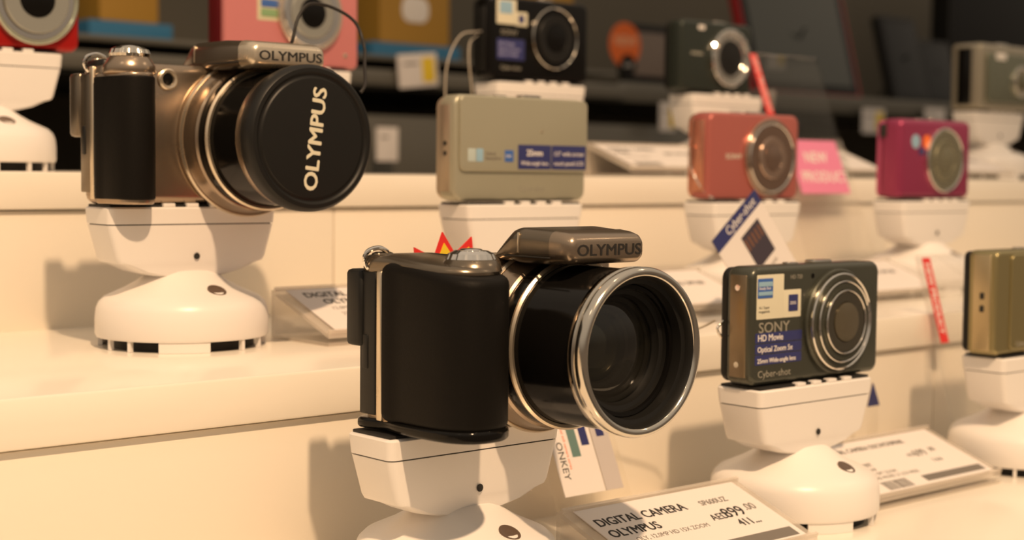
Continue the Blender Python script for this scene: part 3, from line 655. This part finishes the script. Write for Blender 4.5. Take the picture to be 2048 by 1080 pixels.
sign_holder('clear acrylic sign with a slanting red strip, between the dark grey and the gold compact', 421, 39.5, Z0, 76, 113, 16.5, p2)
def p3(t, M):
    o, K = rect(M, -17, 16, 24, 42, PAPER, t, 'leaflet_card')
    oo, _ = rect(K, 10.4, 16.5, 5.0, 14, mat('teal_print', (0.13, 0.22, 0.20), 0.5), o, 'teal_logo', .45); rect(K, 17.4, 21, 4.6, 10, NAVY, o, 'navy_logo', .45)
    writing('ONKEY', 3.6, INK, o, K @ T(2.6, 24, .42) @ Matrix.Rotation(-PI / 2, 4, 'Z'), ext=.03)
    writing('digital still camera series', 1.5, ORAP, o, K @ T(7.2, 32, .42) @ Matrix.Rotation(-PI / 2, 4, 'Z'), ext=.03)
    o, K = rect(M, 7.6, 16, 10.4, 42, mat('grey_card', (0.55, 0.50, 0.48), 0.5), t, 'folded_card'); rect(K, 3.0, 24, 4.6, 9, NAVY, o, 'navy_logo', .45)
sign_holder('clear acrylic sign with small cards and navy logos, just behind the near bridge camera stand', 101.5, 35, Z0, 44, 62, 24, p3)

# leaflet on end behind the dark grey compact
t = thing('leaflet', 'white leaflet with a blue header, tilted on its corner behind the dark grey compact', 'leaflet', 260, 76, Z1)
MLf = T(0, 0, 0.8) @ Matrix.Rotation(-math.radians(10), 4, 'X') @ FRONT @ Matrix.Rotation(math.radians(35), 4, 'Z')
L0 = MLf @ T(0, -12, 0) @ T(0, 12, 0)
MB().poly([(-4, 0), (42, 0), (42, 56), (-4, 56)], L0, .5).build('leaflet_sheet', PAPER, t); sh = t.children[-1]
rect(L0, -4, 48.5, 46, 7.5, NAVY, sh, 'blue_header', .6); writing('Cyber-shot', 4.6, WPR, sh, L0 @ T(8, 50.4, .62), ext=.03)
rect(L0, 15, 24, 18, 20, mat('dark_photo', (0.05, 0.04, 0.055), 0.4), sh, 'printed_photo', .6)
for k in range(5): rect(L0, 16 + k * 3.4, 35, 1.4, 6.5, mat('brown_photo_tone', (0.20, 0.09, 0.05), 0.5) if 'brown_photo_tone' not in bpy.data.materials else bpy.data.materials['brown_photo_tone'], sh, 'photo_detail', .65)
writing('Picture memory wide\nauto zoom digital\npanorama shot', 2.2, INKG, sh, L0 @ T(4, 19, .52), ext=.03)
writing('5x', 6, YELP, sh, L0 @ T(2, 26, .52), ext=.03)
# small blue triangular card beside the stand
t = thing('triangular_card', 'small navy triangular card right behind the stand of the dark grey compact', 'card', 311, 46, Z0)
MB().poly([(-4.5, 0.2), (4.5, 0.2), (4.5, 34), (-4.5, 34)], FRONT, 0.4).build('clear_upright', ACR, t)
MB().poly([(-5, 33), (5, 33), (-1, 45)], FRONT, 0.8).build('navy_triangle', NAVY, t)
# starburst card
t = thing('starburst_card', 'yellow starburst card with a red outline, peeking out behind the near bridge camera', 'sign', 40, 64.6, -54.3)
def star(R, r, n=9, rot=0.35, cz=0, ph=0):
    out = []
    for i in range(2 * n):
        rad = R if i % 2 == 0 else r; a = rot + PI * i / n; out.append((rad * math.cos(a), rad * math.sin(a) + cz))
    return out
MB().poly(star(30.5, 21.5, n=12, rot=0.122), FRONT, .8).build('red_burst', REDP, t); MB().poly(star(26, 19, n=12, rot=0.122), FRONT @ T(0, 0, .8), .3).build('yellow_burst', YELP, t)

# tether cables
c = MB().tube([(143, 9, -62), (140, 16, -66), (120, 28, -74), (100, 42, -83), (84, 54, -95)], 0.5).build('tether_cable', CLRC); c.location.z = EYE
tag(c, 'thin clear tether running left from the side of the dark grey compact', 'cable')
c = MB().tube([(232, 292, -0.4), (229, 298, 20), (228, 300, 47), (230, 300, 68), (243, 304, 84), (262, 312, 88), (290, 340, 92)], 0.55).build('tether_cable', CLRC); c.location.z = EYE
tag(c, 'thin grey tether looping up from behind the silver compact to the black compact', 'cable')
c = MB().tube([(252, 300, -0.4), (251, 302, 25), (249, 300, 49), (246.5, 300, 68), (252, 306, 80), (270, 322, 86), (292, 346, 90)], 0.55).build('tether_cable', CLRC); c.location.z = EYE
tag(c, 'thin grey tether hanging close along the left side of the black compact', 'cable')

# ------------------------------------------------------------------ shop behind
WALLM = mat('olive_brown_wall', (0.13, 0.112, 0.08), 0.7, bscale=6)
def struct(o): o['kind'] = 'structure'; return o
def wbox(name, m, x0, x1, y0, y1, z0, z1, r=0.5, parent=None):
    o = MB().box((x0 + x1) / 2, (y0 + y1) / 2, (z0 + z1) / 2, x1 - x0, y1 - y0, z1 - z0, r).build(name, m, parent)
    if not parent: o.location.z = EYE
    return o
struct(wbox('wall_back', WALLM, -900, 4200, 1420, 1480, base_z, 1500))
struct(wbox('floor', mat('grey_floor', (0.16, 0.14, 0.12), 0.4), -3000, 4200, -3000, 1480, base_z - 20, base_z))
SHG = mat('grey_metal_shelf', (0.16, 0.15, 0.125), 0.35, metal=0.3)
SHD = mat('dark_shelf', (0.035, 0.034, 0.028), 0.5)
BLU = mat('blue_shelf_strip', (0.035, 0.17, 0.33), 0.4)
sh = thing('wall_shelving', 'dark shelving unit with grey shelf edges behind the display, full width', 'shelf', 1200, 1200, base_z)
def shp(name, m, x0, x1, y0, y1, z0, z1): 
    return MB().box((x0 + x1) / 2 - 1200, (y0 + y1) / 2 - 1200, (z0 + z1) / 2 - base_z, x1 - x0, y1 - y0, z1 - z0, .6).build(name, m, sh)
shp('back_panel', WALLM, 0, 3600, 1400, 1418, base_z, 420)
shp('shelf', SHG, 0, 1080, 1000, 1400, 128, 134)
shp('shelf', SHG, 1084, 3600, 1000, 1400, 96, 122)
shp('shelf', SHG, 0, 3600, 1000, 1400, -60, -40)
shp('shelf_strip', SHG, 0, 1080, 980, 986, 98, 116)
shp('shelf', SHD, 0, 1080, 986, 1400, 94, 98)
shp('lower_panel', SHG, 560, 1290, 1010, 1016, -40, 66)
for x_ in (10, 3590): shp('upright', SHD, x_ - 8, x_ + 8, 1010, 1400, base_z, 400)
# yellow cartons on the blue strip
for (x_, w_, lab, sp) in ((402, 66, 'yellow carton with a dark spot on the blue-edged shelf, above the capped bridge camera', 'dark'),
                       (772, 104, 'yellow carton with a white bubble mark on the blue-edged shelf, left of the black compact', 'white'),
                       (985, 90, 'yellow carton on the blue-edged shelf, hidden mostly behind the black compact', None)):
    t = thing('product_carton', lab, 'carton', x_, 1060, 134.3, 0, 'yellow cartons on the back shelf')
    YC = bpy.data.materials.get('amber_carton') or mat('amber_carton', (0.40, 0.22, 0.03), 0.5)
    MB().slab(w_ / 2, 45, 3, -30, 30, 1.5, 0, 62).build('carton', YC, t)
    MB().slab(w_ / 2 + 14, 8.5, 1, -34, 30, .6, 0, 8.6).build('blue_tray', BLU, t)
    if sp == 'dark': MB().lathe([(.1, -.5), (16, -.5), (16, .2), (.1, .2)], 'Y', (0, -30, 62), 24).build('dark_spot', BLKM, t)
    if sp == 'white': MB().slab(20, 15, 12, -30.6, -29.8, .2, 0, 58, 5).build('white_bubble', WPR, t)
# price cards on shelf edges
pc = [(733, 985, 117, -6, 'white and yellow price card on the back shelf, right of the cap cord'), (690, 985, 50, 0, 'plain white price card low on the back shelf, beside the lens cap'),
      (1625, 998, 86, 0, 'white and yellow price card below the red-framed tablet'), (1790, 998, 92, 0, 'small white price card above the magenta compact'), (1165, 998, 78, 0, 'yellow-cornered price card below the brown photo frame')]
for x_, y_, z_, r_, lab in pc:
    t = thing('shelf_price_card', lab, 'price card', x_, y_ - 10, z_, 0, 'price cards on the back shelf edges')
    t.rotation_euler = (0, math.radians(r_), 0)
    ww = 30 if ('plain' in lab or 'cornered' in lab) else 56
    if 'plain' in lab: t.location.z -= 0.018
    MB().slab(ww / 2, 19, 1, -1, 1, .2, 0, 0).build('card', PAPER, t)
    if 'plain' not in lab and 'small' not in lab:
        MB().slab(9 if ww > 40 else 5, 14, 3, -1.4, -.9, .1, 15 if ww > 40 else 8, 0).build('yellow_mark', YELP, t)
    MB().slab(10 if ww > 40 else 5, 1.2, .2, -1.4, -.9, .1, -10 if ww > 40 else -4, 8).build('printed_line', INKG, t)
    MB().box(0, 5, 0, 12, 10, 3, .5).build('card_clip', ACR, t)
# framed tablets
def tablet(label, x, y, z, W, H, lean, frame, screen, rz=0, bw=12, bot=14):
    t = thing('tablet', label, 'tablet', x, y, z, rz, None)
    M = Matrix.Rotation(-math.radians(lean), 4, 'X')
    o = MB().slab(W / 2, H / 2, 8, -8, 8, 2, 0, H / 2 + .8); o.build('frame', frame, t).rotation_euler = (-math.radians(lean), 0, 0)
    o = MB().slab(W / 2 - bw * .3, H / 2 - bw * .3, 5, -8.7, -7.5, .3, 0, H / 2 + .8).build('bezel', BLK, t); o.rotation_euler = (-math.radians(lean), 0, 0)
    o = MB().slab(W / 2 - bw, H / 2 - bw, 1, -9.1, -8.5, .1, 0, H / 2 + 1).build('screen', screen, t); o.rotation_euler = (-math.radians(lean), 0, 0)
    MB().tube([(0, 5, H * .55), (0, 40 + H * .2, 1.5)], 2).build('prop_stand', BLKM, t)
SCR2 = mat('black_screen', (0.012, 0.013, 0.014), 0.2, spec=0.3)
REDF = mat('red_frame', (0.40, 0.01, 0.012), 0.35)
SCR = mat('dark_screen', (0.05, 0.055, 0.045), 0.15, spec=0.8)
tablet('big tablet with a red rim leaning back on the grey shelf', 1592, 1090, 122.3, 270, 200, 15, REDF, SCR, 0, 20)
tablet('black tablet with a slim red lower rim, next right of the red-rimmed one', 1855, 1080, 122.3, 105, 150, 15, BLKM, SCR2, 0)
tablet('small black tablet, rightmost of the three on the grey shelf', 1962, 1090, 122.3, 105, 116, 15, BLKM, SCR2, 0)
tablet('black-framed photo frame with a brownish screen, behind the orange round sign', 1208, 1060, 122.3, 112, 84, 4, BLKM, mat('brown_screen', (0.20, 0.15, 0.12), 0.3), 0)
# orange round sign
t = thing('round_sign', 'orange oval sign reading NEW with a black disc at its foot', 'sign', 1109, 1014, 122.3)
MB().lathe([(.1, -.6), (29, -.6), (29.4, 0), (29, .6), (.1, .6)], 'Y', (0, 0, 49), 48).build('orange_disc', ORAP, t)
writing('NEW', 13, mat('peach_print', (0.9, 0.45, 0.25), 0.5), t, T(0, -.7, 48) @ FRONT, align='CENTER', bold=.6)
MB().lathe([(.1, -1.4), (15, -1.4), (15.2, -.7), (.1, -.6)], 'Y', (5, 0, 22), 32).build('black_disc', BLK, t)
writing('2010', 6, WPR, t, T(5, -1.5, 20) @ FRONT, align='CENTER')
MB().box(0, 1.4, 25, 3, 1.2, 50, .3).build('clear_rod', ACR, t); MB().box(0, 4, .8, 20, 12, 1.6, .4).build('sign_foot', BLKM, t)
# dark tv behind at the upper right
t = thing('dark_television', 'black television panel in the upper right corner', 'television', 2330, 1180, 122.3)
MB().slab(240, 150, 6, -20, 20, 3, 0, 152).build('housing', BLKM, t); MB().slab(228, 138, 2, -21, -19.5, .3, 0, 152).build('screen', BLK, t)
MB().box(0, 0, 3, 200, 90, 6, 2).build('stand_foot', BLKM, t)
